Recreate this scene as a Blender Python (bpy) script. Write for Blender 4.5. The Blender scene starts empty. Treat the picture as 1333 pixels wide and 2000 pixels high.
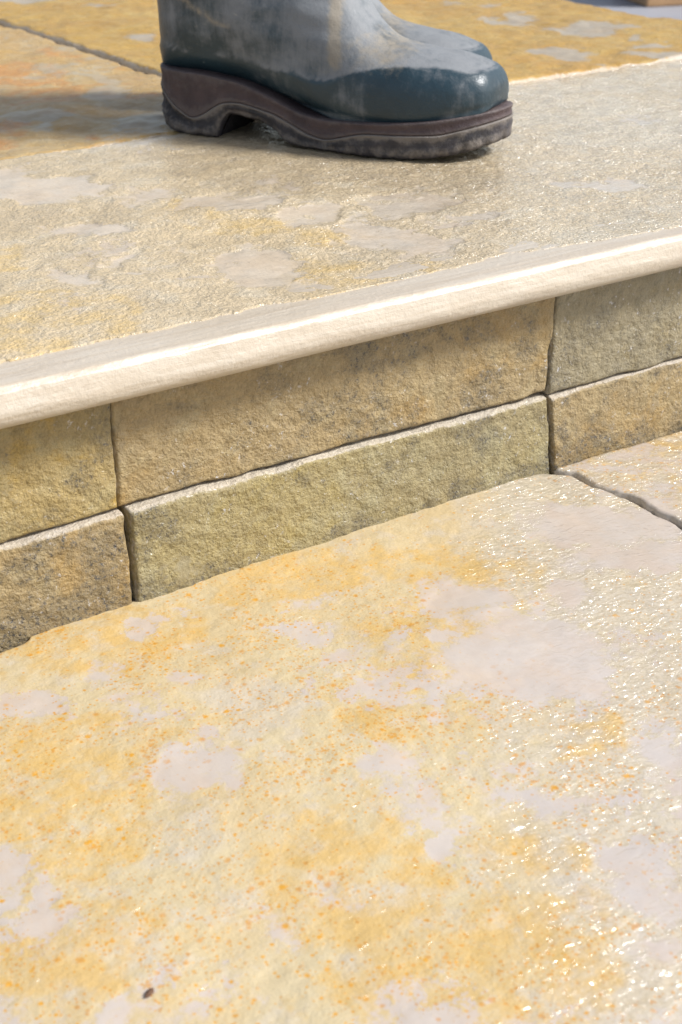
import bpy, math, random
import numpy as np
from mathutils import Matrix, Vector

random.seed(4)
scene = bpy.context.scene
col = scene.collection

# ------------------------------------------------------------------ camera, sky, sun, exposure
cam_data = bpy.data.cameras.new('camera')
cam = bpy.data.objects.new('camera', cam_data)
col.objects.link(cam)
scene.camera = cam
CR = Vector((0.84055, -0.541588, -0.012556))
CU = Vector((0.25178, 0.370033, 0.894250))
CF = Vector((0.479669, 0.754823, -0.447392))
CP = Vector((-0.439525, -0.822418, 0.508791))
cam.matrix_world = Matrix(((CR.x, CU.x, -CF.x, CP.x), (CR.y, CU.y, -CF.y, CP.y), (CR.z, CU.z, -CF.z, CP.z), (0, 0, 0, 1)))
cam_data.sensor_fit = 'VERTICAL'
cam_data.sensor_height = 36.0
cam_data.lens = 53.174
cam_data.clip_start = 0.02
cam_data.clip_end = 500.0
cam_data.dof.use_dof = True
cam_data.dof.focus_distance = 1.05
cam_data.dof.aperture_fstop = 13.0

SUN_EL, SUN_AZ = math.radians(44), math.radians(134)      # azimuth clockwise from +y
world = bpy.data.worlds.new('World')
scene.world = world
world.use_nodes = True
wn, wl = world.node_tree.nodes, world.node_tree.links
wn.clear()
w_out = wn.new('ShaderNodeOutputWorld')
w_bg = wn.new('ShaderNodeBackground')
w_sky = wn.new('ShaderNodeTexSky')
w_sky.sky_type = 'NISHITA'
w_sky.sun_disc = False
w_sky.sun_elevation = SUN_EL
w_sky.sun_rotation = SUN_AZ
w_sky.air_density = 1.0
w_sky.dust_density = 2.0
w_sky.ozone_density = 1.0
w_hs = wn.new('ShaderNodeHueSaturation')
w_hs.inputs['Saturation'].default_value = 0.6
wl.new(w_sky.outputs[0], w_hs.inputs['Color'])
wl.new(w_hs.outputs[0], w_bg.inputs[0])
w_bg.inputs[1].default_value = 0.075
wl.new(w_bg.outputs[0], w_out.inputs[0])

sun_data = bpy.data.lights.new('sun', 'SUN')
sun_data.energy = 2.3
sun_data.angle = math.radians(14)
sun_data.color = (1.0, 0.985, 0.965)
sun = bpy.data.objects.new('sun', sun_data)
col.objects.link(sun)
SD = Vector((math.sin(SUN_AZ) * math.cos(SUN_EL), math.cos(SUN_AZ) * math.cos(SUN_EL), math.sin(SUN_EL)))
sun.rotation_euler = SD.to_track_quat('Z', 'Y').to_euler()
sun.location = SD * 6

scene.view_settings.view_transform = 'Standard'
scene.view_settings.look = 'None'
scene.view_settings.exposure = 1.30
scene.view_settings.gamma = 1.0
scene.view_settings.use_curve_mapping = False

# ------------------------------------------------------------------ noise and mesh helpers
_rng = np.random.RandomState(11)
TAB = _rng.rand(512, 512)


def vnoise(x, y, s=0):
    x = np.asarray(x) + 37.17 * s + 91.3
    y = np.asarray(y) - 53.71 * s + 17.9
    xi = np.floor(x).astype(np.int64); yi = np.floor(y).astype(np.int64)
    fx = x - xi; fy = y - yi
    fx = fx * fx * fx * (fx * (fx * 6 - 15) + 10); fy = fy * fy * fy * (fy * (fy * 6 - 15) + 10)
    a = TAB[xi & 511, yi & 511]; b = TAB[(xi + 1) & 511, yi & 511]
    c = TAB[xi & 511, (yi + 1) & 511]; d = TAB[(xi + 1) & 511, (yi + 1) & 511]
    return (a * (1 - fx) + b * fx) * (1 - fy) + (c * (1 - fx) + d * fx) * fy


def fbm(x, y, s=0, octs=4, gain=0.5):
    """about -1..1"""
    t = 0.0; a = 1.0; n = 0.0
    x = np.asarray(x); y = np.asarray(y)
    for k in range(octs):
        cx, sx = math.cos(0.6 * k), math.sin(0.6 * k)
        t = t + a * (vnoise((x * cx - y * sx) * 2 ** k, (x * sx + y * cx) * 2 ** k, s + k * 3) * 2 - 1)
        n += a; a *= gain
    return t / n * 1.6


def sstep(a, b, v):
    t = np.clip((v - a) / (b - a), 0, 1)
    return t * t * (3 - 2 * t)


def blobs(E, x, y, unit=0.02, warp=0.014):
    """signed distance (in units of 2 cm) to a union of warped ellipses: positive inside"""
    xw = x + warp * fbm(x * 28, y * 28, 201, 4, 0.6) + warp * 0.8 * fbm(x * 9, y * 9, 203, 2)
    yw = y + warp * fbm(x * 28, y * 28, 205, 4, 0.6) + warp * 0.8 * fbm(x * 9, y * 9, 207, 2)
    f = np.full(np.shape(x), -3.0)
    for e in E:
        u = e[2] * (xw - e[0]) + e[3] * (yw - e[1]); v = e[4] * (xw - e[0]) + e[5] * (yw - e[1])
        r = min(1 / math.hypot(e[2], e[3]), 1 / math.hypot(e[4], e[5])) * 1.3
        f = np.maximum(f, (1 - np.sqrt(u * u + v * v)) * r / unit)
    return np.clip(f, -3, 1.6)


def make_mesh(name, verts, faces, mat=None, parent=None, attrs=None, smooth=True, loops=None):
    """faces: int array (n,4); loops: list of extra polygons"""
    verts = np.asarray(verts, dtype=np.float32)
    q = np.asarray(faces, dtype=np.int32).reshape(-1, 4)
    extra = loops or []
    me = bpy.data.meshes.new(name)
    me.vertices.add(len(verts))
    me.vertices.foreach_set('co', verts.ravel())
    li = np.concatenate([q.ravel()] + [np.asarray(e, dtype=np.int32) for e in extra]) if extra else q.ravel()
    starts = np.arange(len(q), dtype=np.int32) * 4
    if extra:
        st = [len(q) * 4]
        for e in extra[:-1]:
            st.append(st[-1] + len(e))
        starts = np.concatenate([starts, np.array(st, dtype=np.int32)])
    me.loops.add(len(li))
    me.loops.foreach_set('vertex_index', li.astype(np.int32))
    me.polygons.add(len(starts))
    me.polygons.foreach_set('loop_start', starts)
    me.update(calc_edges=True)
    me.polygons.foreach_set('use_smooth', np.full(len(starts), smooth))
    for k, v in (attrs or {}).items():
        a = me.attributes.new(k, 'FLOAT', 'POINT')
        v = np.broadcast_to(np.asarray(v, dtype=np.float32), (len(verts),))
        a.data.foreach_set('value', np.ascontiguousarray(v))
    me.validate()
    if mat:
        me.materials.append(mat)
    o = bpy.data.objects.new(name, me)
    col.objects.link(o)
    o.parent = parent
    return o


def grid_faces(nx, ny, base=0, flip=False):
    i = np.arange(nx - 1)[:, None]; j = np.arange(ny - 1)[None, :]
    a = base + i * ny + j
    f = np.stack([a, a + ny, a + ny + 1, a + 1], -1).reshape(-1, 4)
    return f[:, ::-1] if flip else f


def tag(o, label=None, cat=None, group=None, kind=None):
    for k, v in (('label', label), ('category', cat), ('group', group), ('kind', kind)):
        if v:
            o[k] = v
    return o


def empty(name, loc=(0, 0, 0)):
    o = bpy.data.objects.new(name, None)
    o.empty_display_size = 0.05
    o.location = loc
    col.objects.link(o)
    return o


# ------------------------------------------------------------------ shader helpers
class Nodes:
    def __init__(self, name):
        self.m = bpy.data.materials.new(name)
        self.m.use_nodes = True
        self.t = self.m.node_tree
        self.t.nodes.clear()
        self.out = self.t.nodes.new('ShaderNodeOutputMaterial')
        self.b = self.t.nodes.new('ShaderNodeBsdfPrincipled')
        self.t.links.new(self.b.outputs[0], self.out.inputs[0])
        self.co = self.t.nodes.new('ShaderNodeTexCoord').outputs['Object']

    def put(self, sock, v):
        if hasattr(v, 'is_linked') or isinstance(v, bpy.types.NodeSocket):
            self.t.links.new(v, sock)
        else:
            if isinstance(v, (tuple, list)) and len(v) == 3 and sock.type == 'RGBA':
                v = (*v, 1)
            sock.default_value = v

    def math(self, op, a, b=0.0, c=0.0, clamp=False):
        n = self.t.nodes.new('ShaderNodeMath'); n.operation = op; n.use_clamp = clamp
        for s, v in zip(n.inputs, (a, b, c)):
            self.put(s, v)
        return n.outputs[0]

    def add(self, a, b): return self.math('ADD', a, b)
    def mul(self, a, b): return self.math('MULTIPLY', a, b)

    def step(self, v, a, b, to0=0.0, to1=1.0):
        n = self.t.nodes.new('ShaderNodeMapRange'); n.interpolation_type = 'SMOOTHSTEP'
        for s, x in zip(n.inputs, (v, a, b, to0, to1)):
            self.put(s, x)
        return n.outputs[0]

    def mix(self, f, a, b, mode='MIX'):
        n = self.t.nodes.new('ShaderNodeMix'); n.data_type = 'RGBA'; n.blend_type = mode
        self.put(n.inputs[0], f); self.put(n.inputs[6], a); self.put(n.inputs[7], b)
        return n.outputs[2]

    def scaled(self, s, rot=(0, 0, 0), loc=(0, 0, 0)):
        n = self.t.nodes.new('ShaderNodeMapping')
        n.inputs['Scale'].default_value = s if isinstance(s, tuple) else (s, s, s)
        n.inputs['Rotation'].default_value = rot
        n.inputs['Location'].default_value = loc
        self.t.links.new(self.co, n.inputs[0])
        return n.outputs[0]

    def noise(self, scale, detail=4, rough=0.55, dist=0.0, co=None, loc=(0, 0, 0)):
        n = self.t.nodes.new('ShaderNodeTexNoise')
        n.inputs['Scale'].default_value = 1.0 if co is not None else scale
        n.inputs['Detail'].default_value = detail
        n.inputs['Roughness'].default_value = rough
        n.inputs['Distortion'].default_value = dist
        if co is None and loc == (0, 0, 0):
            co = self.co
        elif co is None:
            co = self.scaled(1.0, loc=loc)
        self.t.links.new(co, n.inputs['Vector'])
        return n.outputs['Fac']

    def voronoi(self, scale, feature='F1', rnd=1.0, co=None):
        n = self.t.nodes.new('ShaderNodeTexVoronoi'); n.feature = feature
        n.inputs['Scale'].default_value = scale
        n.inputs['Randomness'].default_value = rnd
        self.t.links.new(co or self.co, n.inputs['Vector'])
        return n

    def attr(self, name):
        n = self.t.nodes.new('ShaderNodeAttribute'); n.attribute_name = name
        return n.outputs['Fac']

    def bump(self, h, dist, strength=1.0, normal=None):
        n = self.t.nodes.new('ShaderNodeBump')
        n.inputs['Strength'].default_value = strength
        n.inputs['Distance'].default_value = dist
        self.t.links.new(h, n.inputs['Height'])
        if normal is not None:
            self.t.links.new(normal, n.inputs['Normal'])
        return n.outputs[0]

    def set(self, **k):
        for a, v in k.items():
            self.put(self.b.inputs[a.replace('_', ' ')], v)


def lin(r, g, b, k=1.0):
    f = lambda c: ((c / 255 + 0.055) / 1.055) ** 2.4 if c > 10 else c / 255 / 12.92
    return (f(r) * k, f(g) * k, f(b) * k)


COATB = 0.0115


def riven_stone(name, base, base2, grey, stain, rust, pale, olive=None, k=0.6, rust_amt=1.0, speck=0.3, bump=1.0,
                fleck=0.0, coat=0.3, rough=0.5, grain=0.25, sparkle=0.0, pmix=0.85, pn_amp=2.2, coarse=170, glint=(1.0, 0.3, 0.8), softr=(0.10, 0.75), ripple=(90, 140, 110)):
    n = Nodes(name)
    L = lambda c: lin(*c, k)
    c = n.mix(n.step(n.noise(9, 6, 0.6), 0.38, 0.62), L(base), L(base2))
    c = n.mix(n.mul(n.step(n.noise(38, 6, 0.65), 0.48, 0.66), 0.6), c, L(pale))
    pl = n.step(n.add(n.attr('pale'), n.mul(n.add(n.noise(30, 5), -0.5), 2.6)), 0.0, 1.0)
    c = n.mix(n.mul(pl, 0.7), c, L(pale))
    if olive:
        ol = n.step(n.add(n.attr('olive'), n.mul(n.add(n.noise(22, 5), -0.5), 2.4)), 0.0, 1.0)
        c = n.mix(n.mul(ol, 0.75), c, L(olive))
    st = n.step(n.add(n.attr('stain'), n.mul(n.add(n.noise(42, 8, 0.68), -0.5), 4.0)), 0.0, 1.1)
    c = n.mix(n.mul(st, 0.85), c, L(stain))
    # smooth cleft patches: ragged outline, feathered in places
    pf = n.add(n.attr('patch'), n.add(n.mul(n.add(n.noise(60, 9, 0.68), -0.5), pn_amp), n.mul(n.add(n.noise(300, 4, 0.7), -0.5), pn_amp * 0.4)))
    soft = n.step(n.noise(14, 3), 0.35, 0.65, softr[0], softr[1])
    pt = n.step(pf, 0.0, soft)
    gcol = n.mix(n.step(n.noise(24, 4), 0.4, 0.65), L(grey), tuple(v * f for v, f in zip(L(grey), (1.03, 0.965, 0.90))))
    c = n.mix(n.mul(pt, pmix), c, gcol)
    # rust dots with a soft halo, in clusters
    zone = n.mul(n.step(n.noise(15, 5, 0.62, loc=(3, 1, 0)), 0.40, 0.62), n.attr('rust'))
    if rust_amt > 0:
        c = n.mix(n.mul(n.mul(zone, n.step(n.noise(90, 5, 0.7), 0.45, 0.7)), 0.45 * rust_amt), c, L(stain))
        for sc, seed, r0 in ((150, 0, 0.40), (240, 5, 0.45), (340, 9, 0.48), (460, 3, 0.5)):
            v = n.voronoi(sc, co=n.scaled(1.0, loc=(seed, seed * 2, 0)))
            sep = n.t.nodes.new('ShaderNodeSeparateColor'); n.t.links.new(v.outputs['Color'], sep.inputs[0])
            rr = n.mul(n.add(n.mul(n.math('POWER', sep.outputs[0], 1.5), 0.85), 0.15), r0)
            d = n.add(v.outputs['Distance'], n.mul(n.add(n.noise(sc * 4.5, 3, 0.6), -0.5), 0.5))
            dot = n.step(d, n.mul(rr, 0.35), n.mul(rr, 1.20), 1.0, 0.0)
            keep = n.mul(n.step(n.add(sep.outputs[1], n.mul(zone, 0.75)), 0.86, 0.96), n.add(0.6, n.mul(sep.outputs[2], 0.4)))
            am = n.mul(n.mul(dot, keep), n.mul(n.step(n.attr('rust'), 0.0, 0.5), rust_amt))
            c = n.mix(am, c, n.mix(sep.outputs[2], L(rust), L((rust[0] + 14, rust[1] + 24, rust[2] + 20))))
    # mineral specks
    dk = n.step(n.noise(300, 6, 0.8), 0.51, 0.61)
    dkz = n.step(n.add(n.noise(26, 8, 0.74, loc=(7, 2, 4)), n.mul(n.attr('grime'), 0.22)), 0.48, 0.62)
    c = n.mix(n.mul(n.mul(dkz, speck), 0.45), c, lin(104, 96, 78, 0.8))
    c = n.mix(n.mul(n.mul(dk, dkz), speck), c, lin(76, 74, 72, 0.8))
    if fleck:
        fk = n.mul(n.step(n.noise(240, 4, 0.7, loc=(1, 9, 2)), 0.60, 0.68), n.step(n.noise(20, 3, 0.6, loc=(9, 2, 2)), 0.44, 0.64))
        c = n.mix(n.mul(fk, fleck), c, lin(214, 214, 218, 0.8))
    ed = n.step(n.add(n.attr('edge'), n.mul(n.add(n.noise(200, 4), -0.5), 0.9)), 0.3, 0.7)
    c = n.mix(n.mul(ed, 0.7), c, lin(228, 216, 200, 0.62))
    gv = n.add(n.mul(n.add(n.noise(650, 3, 0.75), -0.5), grain * 2.4), n.mul(n.add(n.noise(150, 5, 0.72), -0.5), grain * 2.2))
    gv = n.add(1.0, n.mul(gv, n.step(pt, 0, 1, 1.0, 0.3)))
    hv = n.t.nodes.new('ShaderNodeHueSaturation')
    n.put(hv.inputs['Value'], gv); n.t.links.new(c, hv.inputs['Color'])
    c = hv.outputs[0]
    # relief
    rz = n.step(pt, 0, 1, 1.0, 0.12)
    h = n.mul(n.add(n.noise(coarse, 5, 0.6), -0.5), rz)
    h = n.add(h, n.mul(n.mul(n.add(n.noise(480, 3, 0.6), -0.5), 0.45), rz))
    h = n.add(h, n.mul(n.add(n.noise(60, 3), -0.5), 0.4))
    h = n.add(h, n.mul(n.step(pf, 0.0, 0.5), -0.16))
    dl = n.noise(1, 3, 0.6, 0.6, co=n.scaled((700, 50, 60), rot=(0, 0, 0.9)))
    dl2 = n.noise(1, 3, 0.6, 0.6, co=n.scaled((60, 800, 60), rot=(0, 0, 0.35)))
    h = n.add(h, n.mul(n.mul(n.add(dl, dl2), 0.07), pt))
    nb = n.bump(h, 0.0042 * bump)
    n.put(n.b.inputs['Normal'], nb)
    # the sealer film lies over the grains with a livelier relief of its own
    wz = n.mul(n.attr('wet'), sparkle)
    hc = n.noise(1, 1, 0.45, 1.0, co=n.scaled(tuple(v * glint[0] for v in ripple), rot=(0, 0, 0.3)))
    hc = n.add(n.add(hc, -0.5), n.mul(n.add(n.noise(310 * glint[0], 1, 0.4), -0.5), 0.08))
    live = n.step(n.noise(34, 4, 0.65, loc=(4, 4, 1)), 0.36, 0.58, 0.35, 1.15)
    hc = n.mul(hc, n.mul(n.mul(n.add(glint[1], n.mul(wz, glint[2])), live), n.step(pt, 0, 1, 1.0, 0.15)))
    n.put(n.b.inputs['Coat Normal'], n.bump(hc, COATB / glint[0]))
    ro = n.step(n.noise(90, 4), 0.3, 0.7, rough - 0.08, rough + 0.12)
    n.set(Base_Color=c, Roughness=ro, Coat_Weight=n.math('ADD', coat, wz, clamp=True), Coat_Roughness=0.11, Specular_IOR_Level=0.4)
    n.b.inputs['Coat IOR'].default_value = 1.55
    return n.m


LOW_GREY= [(0.2463, -0.0774, 9.1831, -7.9675, -14.8265, -21.8072), (0.2375, -0.1367, 11.0777, -10.1389, -15.2799, -22.539), (0.0976, -0.2025, 13.3221, -10.9147, -9.8274, -14.5992), (0.1545, -0.1467, 29.0959, -24.2026, -18.7244, -27.7006), (-0.1354, -0.1979, 31.2342, -16.7332, -19.9719, -29.8697), (-0.1713, -0.184, 96.7588, -46.8974, -72.8632, -109.0224), (-0.1466, -0.0728, 78.931, -35.8605, -20.7056, -30.8066), (-0.1061, -0.1135, 47.1794, -24.4596, -30.451, -45.3331), (-0.1506, -0.117, 77.8429, -36.7301, -70.6148, -105.2811), (-0.201, -0.0718, 36.0991, -14.3399, -30.4555, -45.384), (-0.2679, -0.2213, 47.7699, -18.5336, -14.0229, -21.0767), (-0.2497, -0.255, 70.5135, -30.1912, -23.3409, -35.1155), (-0.2833, -0.3161, 63.881, -26.6861, -30.0837, -45.428), (-0.2534, -0.3442, 43.6551, -20.8779, -32.0758, -48.454), (-0.2249, -0.3613, 60.9301, -32.4655, -44.4745, -67.1782), (-0.1689, -0.3367, 67.1629, -39.9274, -36.752, -55.3609), (-0.0409, -0.251, 28.1096, -19.4779, -22.7007, -33.9357), (-0.0479, -0.2948, 46.5772, -33.7539, -21.4172, -32.0861), (-0.0556, -0.328, 47.8003, -35.7509, -21.0981, -31.6621), (0.0169, -0.326, 23.4341, -19.8794, -35.126, -52.5956), (0.0075, -0.3918, 21.8234, -20.0919, -20.3696, -30.5984), (0.0959, -0.3264, 26.3079, -25.2707, -23.3752, -34.9191), (-0.0098, -0.4232, 21.6973, -20.3905, -23.9111, -35.9874), (-0.0242, -0.4591, 43.1554, -41.9998, -31.3109, -47.2204), (-0.0055, -0.1346, 37.8676, -24.3342, -42.3608, -62.9339), (-0.0149, -0.1036, 40.9469, -25.0181, -42.9235, -63.7007), (0.1026, -0.118, 21.164, -15.8539, -23.1034, -34.1884), (-0.1277, -0.326, 120.1462, -77.3361, -60.1532, -90.4576), (0.0075, -0.0783, 50.5932, -31.281, -43.898, -65.031), (-0.0409, -0.1654, 124.507, -77.7646, -46.0822, -68.6281), (0.0649, -0.3674, 37.2174, -36.2208, -29.1772, -43.7065), (-0.081, -0.0247, 60.3443, -30.0322, -22.3355, -33.0969), (0.015, -0.1962, 31.7899, -22.7101, -45.6654, -67.9872)]
LOW_STAIN= [(-0.1246, -0.0111, 11.6428, -5.221, -7.9473, -11.7845, 0.8), (0.0132, -0.0253, 13.8329, -8.181, -10.4843, -15.4928, 0.7), (0.1078, -0.0694, 11.4926, -8.2363, -16.5444, -24.4262, 1.1), (0.0464, -0.1494, 17.414, -12.4006, -10.0778, -14.959, 0.9), (0.1014, -0.1902, 72.5727, -58.9168, -27.8101, -41.2867, 0.6), (-0.1187, -0.3354, 17.078, -11.362, -5.3903, -8.1071, 0.9), (-0.0815, -0.423, 14.2213, -11.6868, -12.068, -18.2015, 1.0), (-0.0323, -0.3641, 31.0684, -25.5704, -13.7482, -20.651, 0.8), (-0.2121, -0.169, 14.3669, -6.1639, -7.3058, -10.9373, 0.9), (-0.0182, -0.2036, 22.5333, -15.3381, -17.7554, -26.4693, 1.0), (0.0701, -0.2849, 21.2132, -18.5154, -20.2432, -30.2077, 0.8), (0.0062, -0.3642, 103.6668, -91.2963, -41.2585, -61.9032, 1.1), (-0.249, -0.2856, 21.41, -9.5629, -13.8257, -20.8282, 0.6)]
LOW_PALE= [(-0.0764, -0.1678, 19.1943, -11.2347, -16.3796, -24.4217), (-0.2421, -0.3025, 27.4927, -12.8225, -19.2304, -28.9861), (-0.1694, -0.2472, 24.1262, -12.6926, -24.8796, -37.3288), (-0.1188, -0.3286, 29.7555, -19.6021, -27.2584, -40.9847), (0.182, -0.1653, 12.0059, -10.5827, -9.6138, -14.2225), (-0.0443, -0.3573, 54.9952, -43.8342, -23.9202, -35.932)]
TR_GREY= [(0.0825, 0.3187, 18.4923, -8.8948, -22.0023, -30.8244), (0.1335, 0.2528, 18.2627, -10.0333, -17.2098, -24.1572), (0.0054, 0.249, 25.024, -11.1326, -21.2043, -29.9515), (-0.046, 0.1556, 42.2635, -18.4288, -22.4885, -32.0399), (0.003, 0.1501, 60.3059, -29.0959, -34.4388, -48.9717), (0.0824, 0.0905, 26.7442, -15.6646, -9.5872, -13.6363), (0.1953, 0.096, 29.5674, -20.3956, -9.8613, -13.9465), (0.2671, 0.1539, 20.8251, -14.9627, -14.5646, -20.4493), (0.0232, 0.4064, 18.6285, -7.5741, -10.3078, -14.3978, 0.8), (0.276, 0.0922, 42.6702, -32.8236, -36.6993, -51.7179), (0.0772, 0.0368, 43.9985, -26.9283, -23.6267, -33.7347), (0.2417, 0.0307, 47.6196, -37.2605, -37.0944, -52.5761), (0.1865, 0.1766, 31.5461, -19.9696, -26.5195, -37.3204), (0.4221, 0.1126, 24.7391, -22.0477, -21.4558, -29.9858, 0.7)]
TR_GOLD= [(0.1055, -0.0033, 13.6498, -9.1111, -16.3864, -23.4288), (0.11, 0.049, 19.3261, -12.3161, -15.2028, -21.6555), (-0.0905, 0.0575, 14.6167, -6.3479, -8.0529, -11.5728), (0.1674, 0.1174, 24.5867, -15.9844, -19.6757, -27.8236), (0.1209, 0.1845, 13.283, -7.5872, -18.831, -26.5685), (-0.0673, 0.2033, 42.0332, -16.8039, -14.5088, -20.6262), (0.1064, 0.2683, 32.4123, -16.8656, -17.2644, -24.24), (0.1761, 0.0172, 40.5513, -29.4336, -22.1982, -31.5892)]
TR_OLIVE= [(0.244, 0.3626, 7.397, -4.3446, -4.9563, -6.8709), (0.3315, 0.209, 9.3228, -6.8964, -6.4717, -9.0256), (0.0468, 0.2917, 36.6805, -16.975, -11.8751, -16.6941), (-0.0167, 0.3136, 26.2668, -10.6348, -13.2299, -18.6272)]
OC_GREY= [(0.9383, 0.724, 16.61, -14.5193, -9.2659, -12.1348), (0.7893, 0.6018, 22.8827, -19.3825, -13.557, -18.0254), (0.9316, 0.8503, 40.7099, -32.9488, -7.356, -9.5592), (0.8665, 0.5289, 19.6959, -18.5258, -19.3081, -25.6969), (0.98, 0.9801, 27.8191, -21.7002, -25.0669, -32.2314), (0.8837, 0.84, 34.7641, -27.37, -21.5722, -28.1177), (0.9135, 0.5743, 20.9196, -19.7345, -30.7428, -40.7013), (0.9235, 0.6267, 75.8244, -69.6442, -24.5669, -32.3989), (0.4404, 1.4527, 13.0766, -5.2722, -16.4565, -21.0914), (0.6012, 1.344, 23.6567, -11.6412, -15.2616, -19.5396), (0.5056, 1.2919, 56.0923, -25.8571, -32.5594, -42.0135), (0.4378, 1.0194, 41.3602, -20.2762, -20.2611, -26.6791), (0.3071, 1.1667, 126.8856, -50.0821, -18.1982, -23.891)]
OR_GREY= [(0.2796, 0.8018, 47.8196, -22.0436, -12.2647, -16.4981), (0.2471, 0.7181, 30.0322, -13.9525, -10.1213, -13.7091), (0.1271, 0.6619, 21.9582, -8.9279, -15.1053, -20.6507), (0.3025, 1.1549, 127.5953, -50.3622, -24.9728, -32.8163), (0.2114, 0.5635, 29.3884, -14.3527, -13.4944, -18.4923), (0.132, 0.6142, 55.6311, -23.4804, -15.7318, -21.5684)]
OR_ORANGE= [(0.2164, 0.8971, 15.2, -6.1283, -7.9496, -10.6608), (0.0774, 0.598, 29.009, -11.3522, -8.4521, -11.6299), (0.1659, 0.5202, 56.3235, -26.5762, -31.2255, -43.0031), (0.309, 0.9853, 33.4157, -14.4534, -10.4895, -13.9273), (0.2517, 0.6893, 16.8113, -7.9938, -27.031, -36.6727)]
# ------------------------------------------------------------------ materials
M = {}
M['lower'] = riven_stone('lower_paving_stone', (237, 218, 176), (238, 213, 164), (230, 218, 210), (242, 201, 122), (234, 158, 40),
                         (233, 221, 202), k=0.53, rust_amt=1.0, speck=0.05, bump=0.17, coat=0.22, grain=0.07, sparkle=0.9, pmix=0.85, pn_amp=4.2,
                         softr=(0.20, 1.3), glint=(1.15, 0.25, 0.85))
M['tread'] = riven_stone('tread_stone', (223, 202, 166), (217, 195, 157), (212, 200, 186), (227, 195, 132), (200, 150, 80),
                         (226, 212, 186), olive=(202, 181, 146), k=0.66, rust_amt=0.12, speck=0.22, bump=0.6, coat=0.3, grain=0.20, sparkle=0.8, pmix=0.62,
                         coarse=270, glint=(1.9, 0.62, 0.45), softr=(0.15, 1.2), pn_amp=3.4)
M['ochre'] = riven_stone('ochre_paving_stone', (210, 168, 80), (200, 156, 72), (186, 178, 164), (218, 168, 78), (176, 112, 50),
                         (214, 182, 108), k=0.58, rust_amt=0.1, speck=0.2, bump=0.5, coat=0.15, grain=0.12, pmix=0.8, pn_amp=3.0)
M['orange'] = riven_stone('orange_paving_stone', (214, 174, 102), (208, 172, 112), (196, 184, 158), (222, 158, 82), (190, 110, 50),
                          (220, 196, 148), k=0.58, rust_amt=0.1, speck=0.2, bump=0.5, coat=0.15, grain=0.12, pmix=0.7, pn_amp=3.0)
BLK = {}
kw = dict(k=0.60, rust_amt=0.15, bump=0.62, coat=0.10, rough=0.55, pmix=0.5, coarse=210, glint=(1.6, 0.5, 0.0))
BLK['tan'] = riven_stone('tan_walling_stone', (184, 160, 114), (176, 154, 112), (172, 158, 130), (182, 150, 92), (150, 112, 66),
                         (190, 172, 130), speck=1.0, fleck=0.6, grain=0.32, **kw)
BLK['yellow'] = riven_stone('yellow_walling_stone', (184, 160, 104), (172, 152, 106), (170, 158, 126), (202, 166, 78), (160, 112, 50),
                            (186, 170, 124), speck=1.0, fleck=0.6, grain=0.34, **kw)
BLK['green'] = riven_stone('olive_walling_stone', (180, 163, 114), (170, 154, 112), (166, 156, 130), (186, 166, 104), (150, 118, 66),
                           (180, 170, 132), speck=0.95, fleck=0.75, grain=0.34, **kw)
BLK['grey'] = riven_stone('grey_walling_stone', (170, 156, 122), (162, 150, 120), (162, 154, 132), (176, 156, 106), (150, 118, 66),
                          (174, 164, 136), speck=0.7, fleck=0.9, grain=0.28, **kw)


def cream_material():
    n = Nodes('honed_cream_stone')
    v = n.noise(1, 5, 0.6, 0.8, co=n.scaled((10, 160, 160)))
    c = n.mix(n.step(v, 0.35, 0.65), lin(230, 216, 195, 0.57), lin(220, 203, 179, 0.57))
    vein = n.noise(1, 6, 0.65, 1.2, co=n.scaled((14, 130, 130), loc=(2, 5, 1)))
    vm = n.mul(n.step(n.math('ABSOLUTE', n.add(vein, -0.5)), 0.0, 0.012, 1.0, 0.0), n.step(n.noise(7, 3), 0.48, 0.62))
    c = n.mix(n.mul(vm, 0.35), c, lin(168, 140, 112, 0.6))
    c = n.mix(n.mul(n.step(n.noise(60, 5, 0.7), 0.58, 0.75), 0.3), c, lin(238, 232, 222, 0.68))
    h = n.add(n.noise(240, 4, 0.65), n.mul(n.noise(1, 3, 0.6, co=n.scaled((20, 260, 260))), 0.7))
    nb = n.bump(h, 0.0007)
    n.set(Base_Color=c, Roughness=n.step(n.noise(130, 4, 0.7), 0.3, 0.7, 0.34, 0.48), Normal=nb, Coat_Weight=0.3, Coat_Roughness=0.14)
    return n.m


M['cream'] = cream_material()


def plain(name, c, c2, scale, rough=0.8, bump=0.0, k=0.6):
    n = Nodes(name)
    cc = n.mix(n.step(n.noise(scale, 5, 0.6), 0.35, 0.65), lin(*c, k), lin(*c2, k))
    n.set(Base_Color=cc, Roughness=rough)
    if bump:
        n.set(Normal=n.bump(n.noise(scale * 8, 5, 0.7), bump))
    return n.m


M['grit'] = plain('bedding_grit', (120, 116, 116), (78, 76, 80), 120, 0.9, 0.006)
M['floor'] = plain('grey_concrete', (176, 178, 186), (160, 162, 172), 3, 0.6, 0.001)
M['brown'] = plain('brown_board', (206, 164, 118), (186, 146, 104), 14, 0.7, 0.0005)

HT = 0.1833
D = 0.504


# ------------------------------------------------------------------ the ground
def ground_sheet():
    xs = np.array([-120, -6, 6, 120.0]); ys = np.array([-120, -6, 8, 120.0])
    X, Y = np.meshgrid(xs, ys, indexing='ij')
    v = np.stack([X, Y, np.full_like(X, -0.032)], -1).reshape(-1, 3)
    tag(make_mesh('floor', v, grid_faces(4, 4), M['floor'], smooth=False), kind='structure')


ground_sheet()


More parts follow.
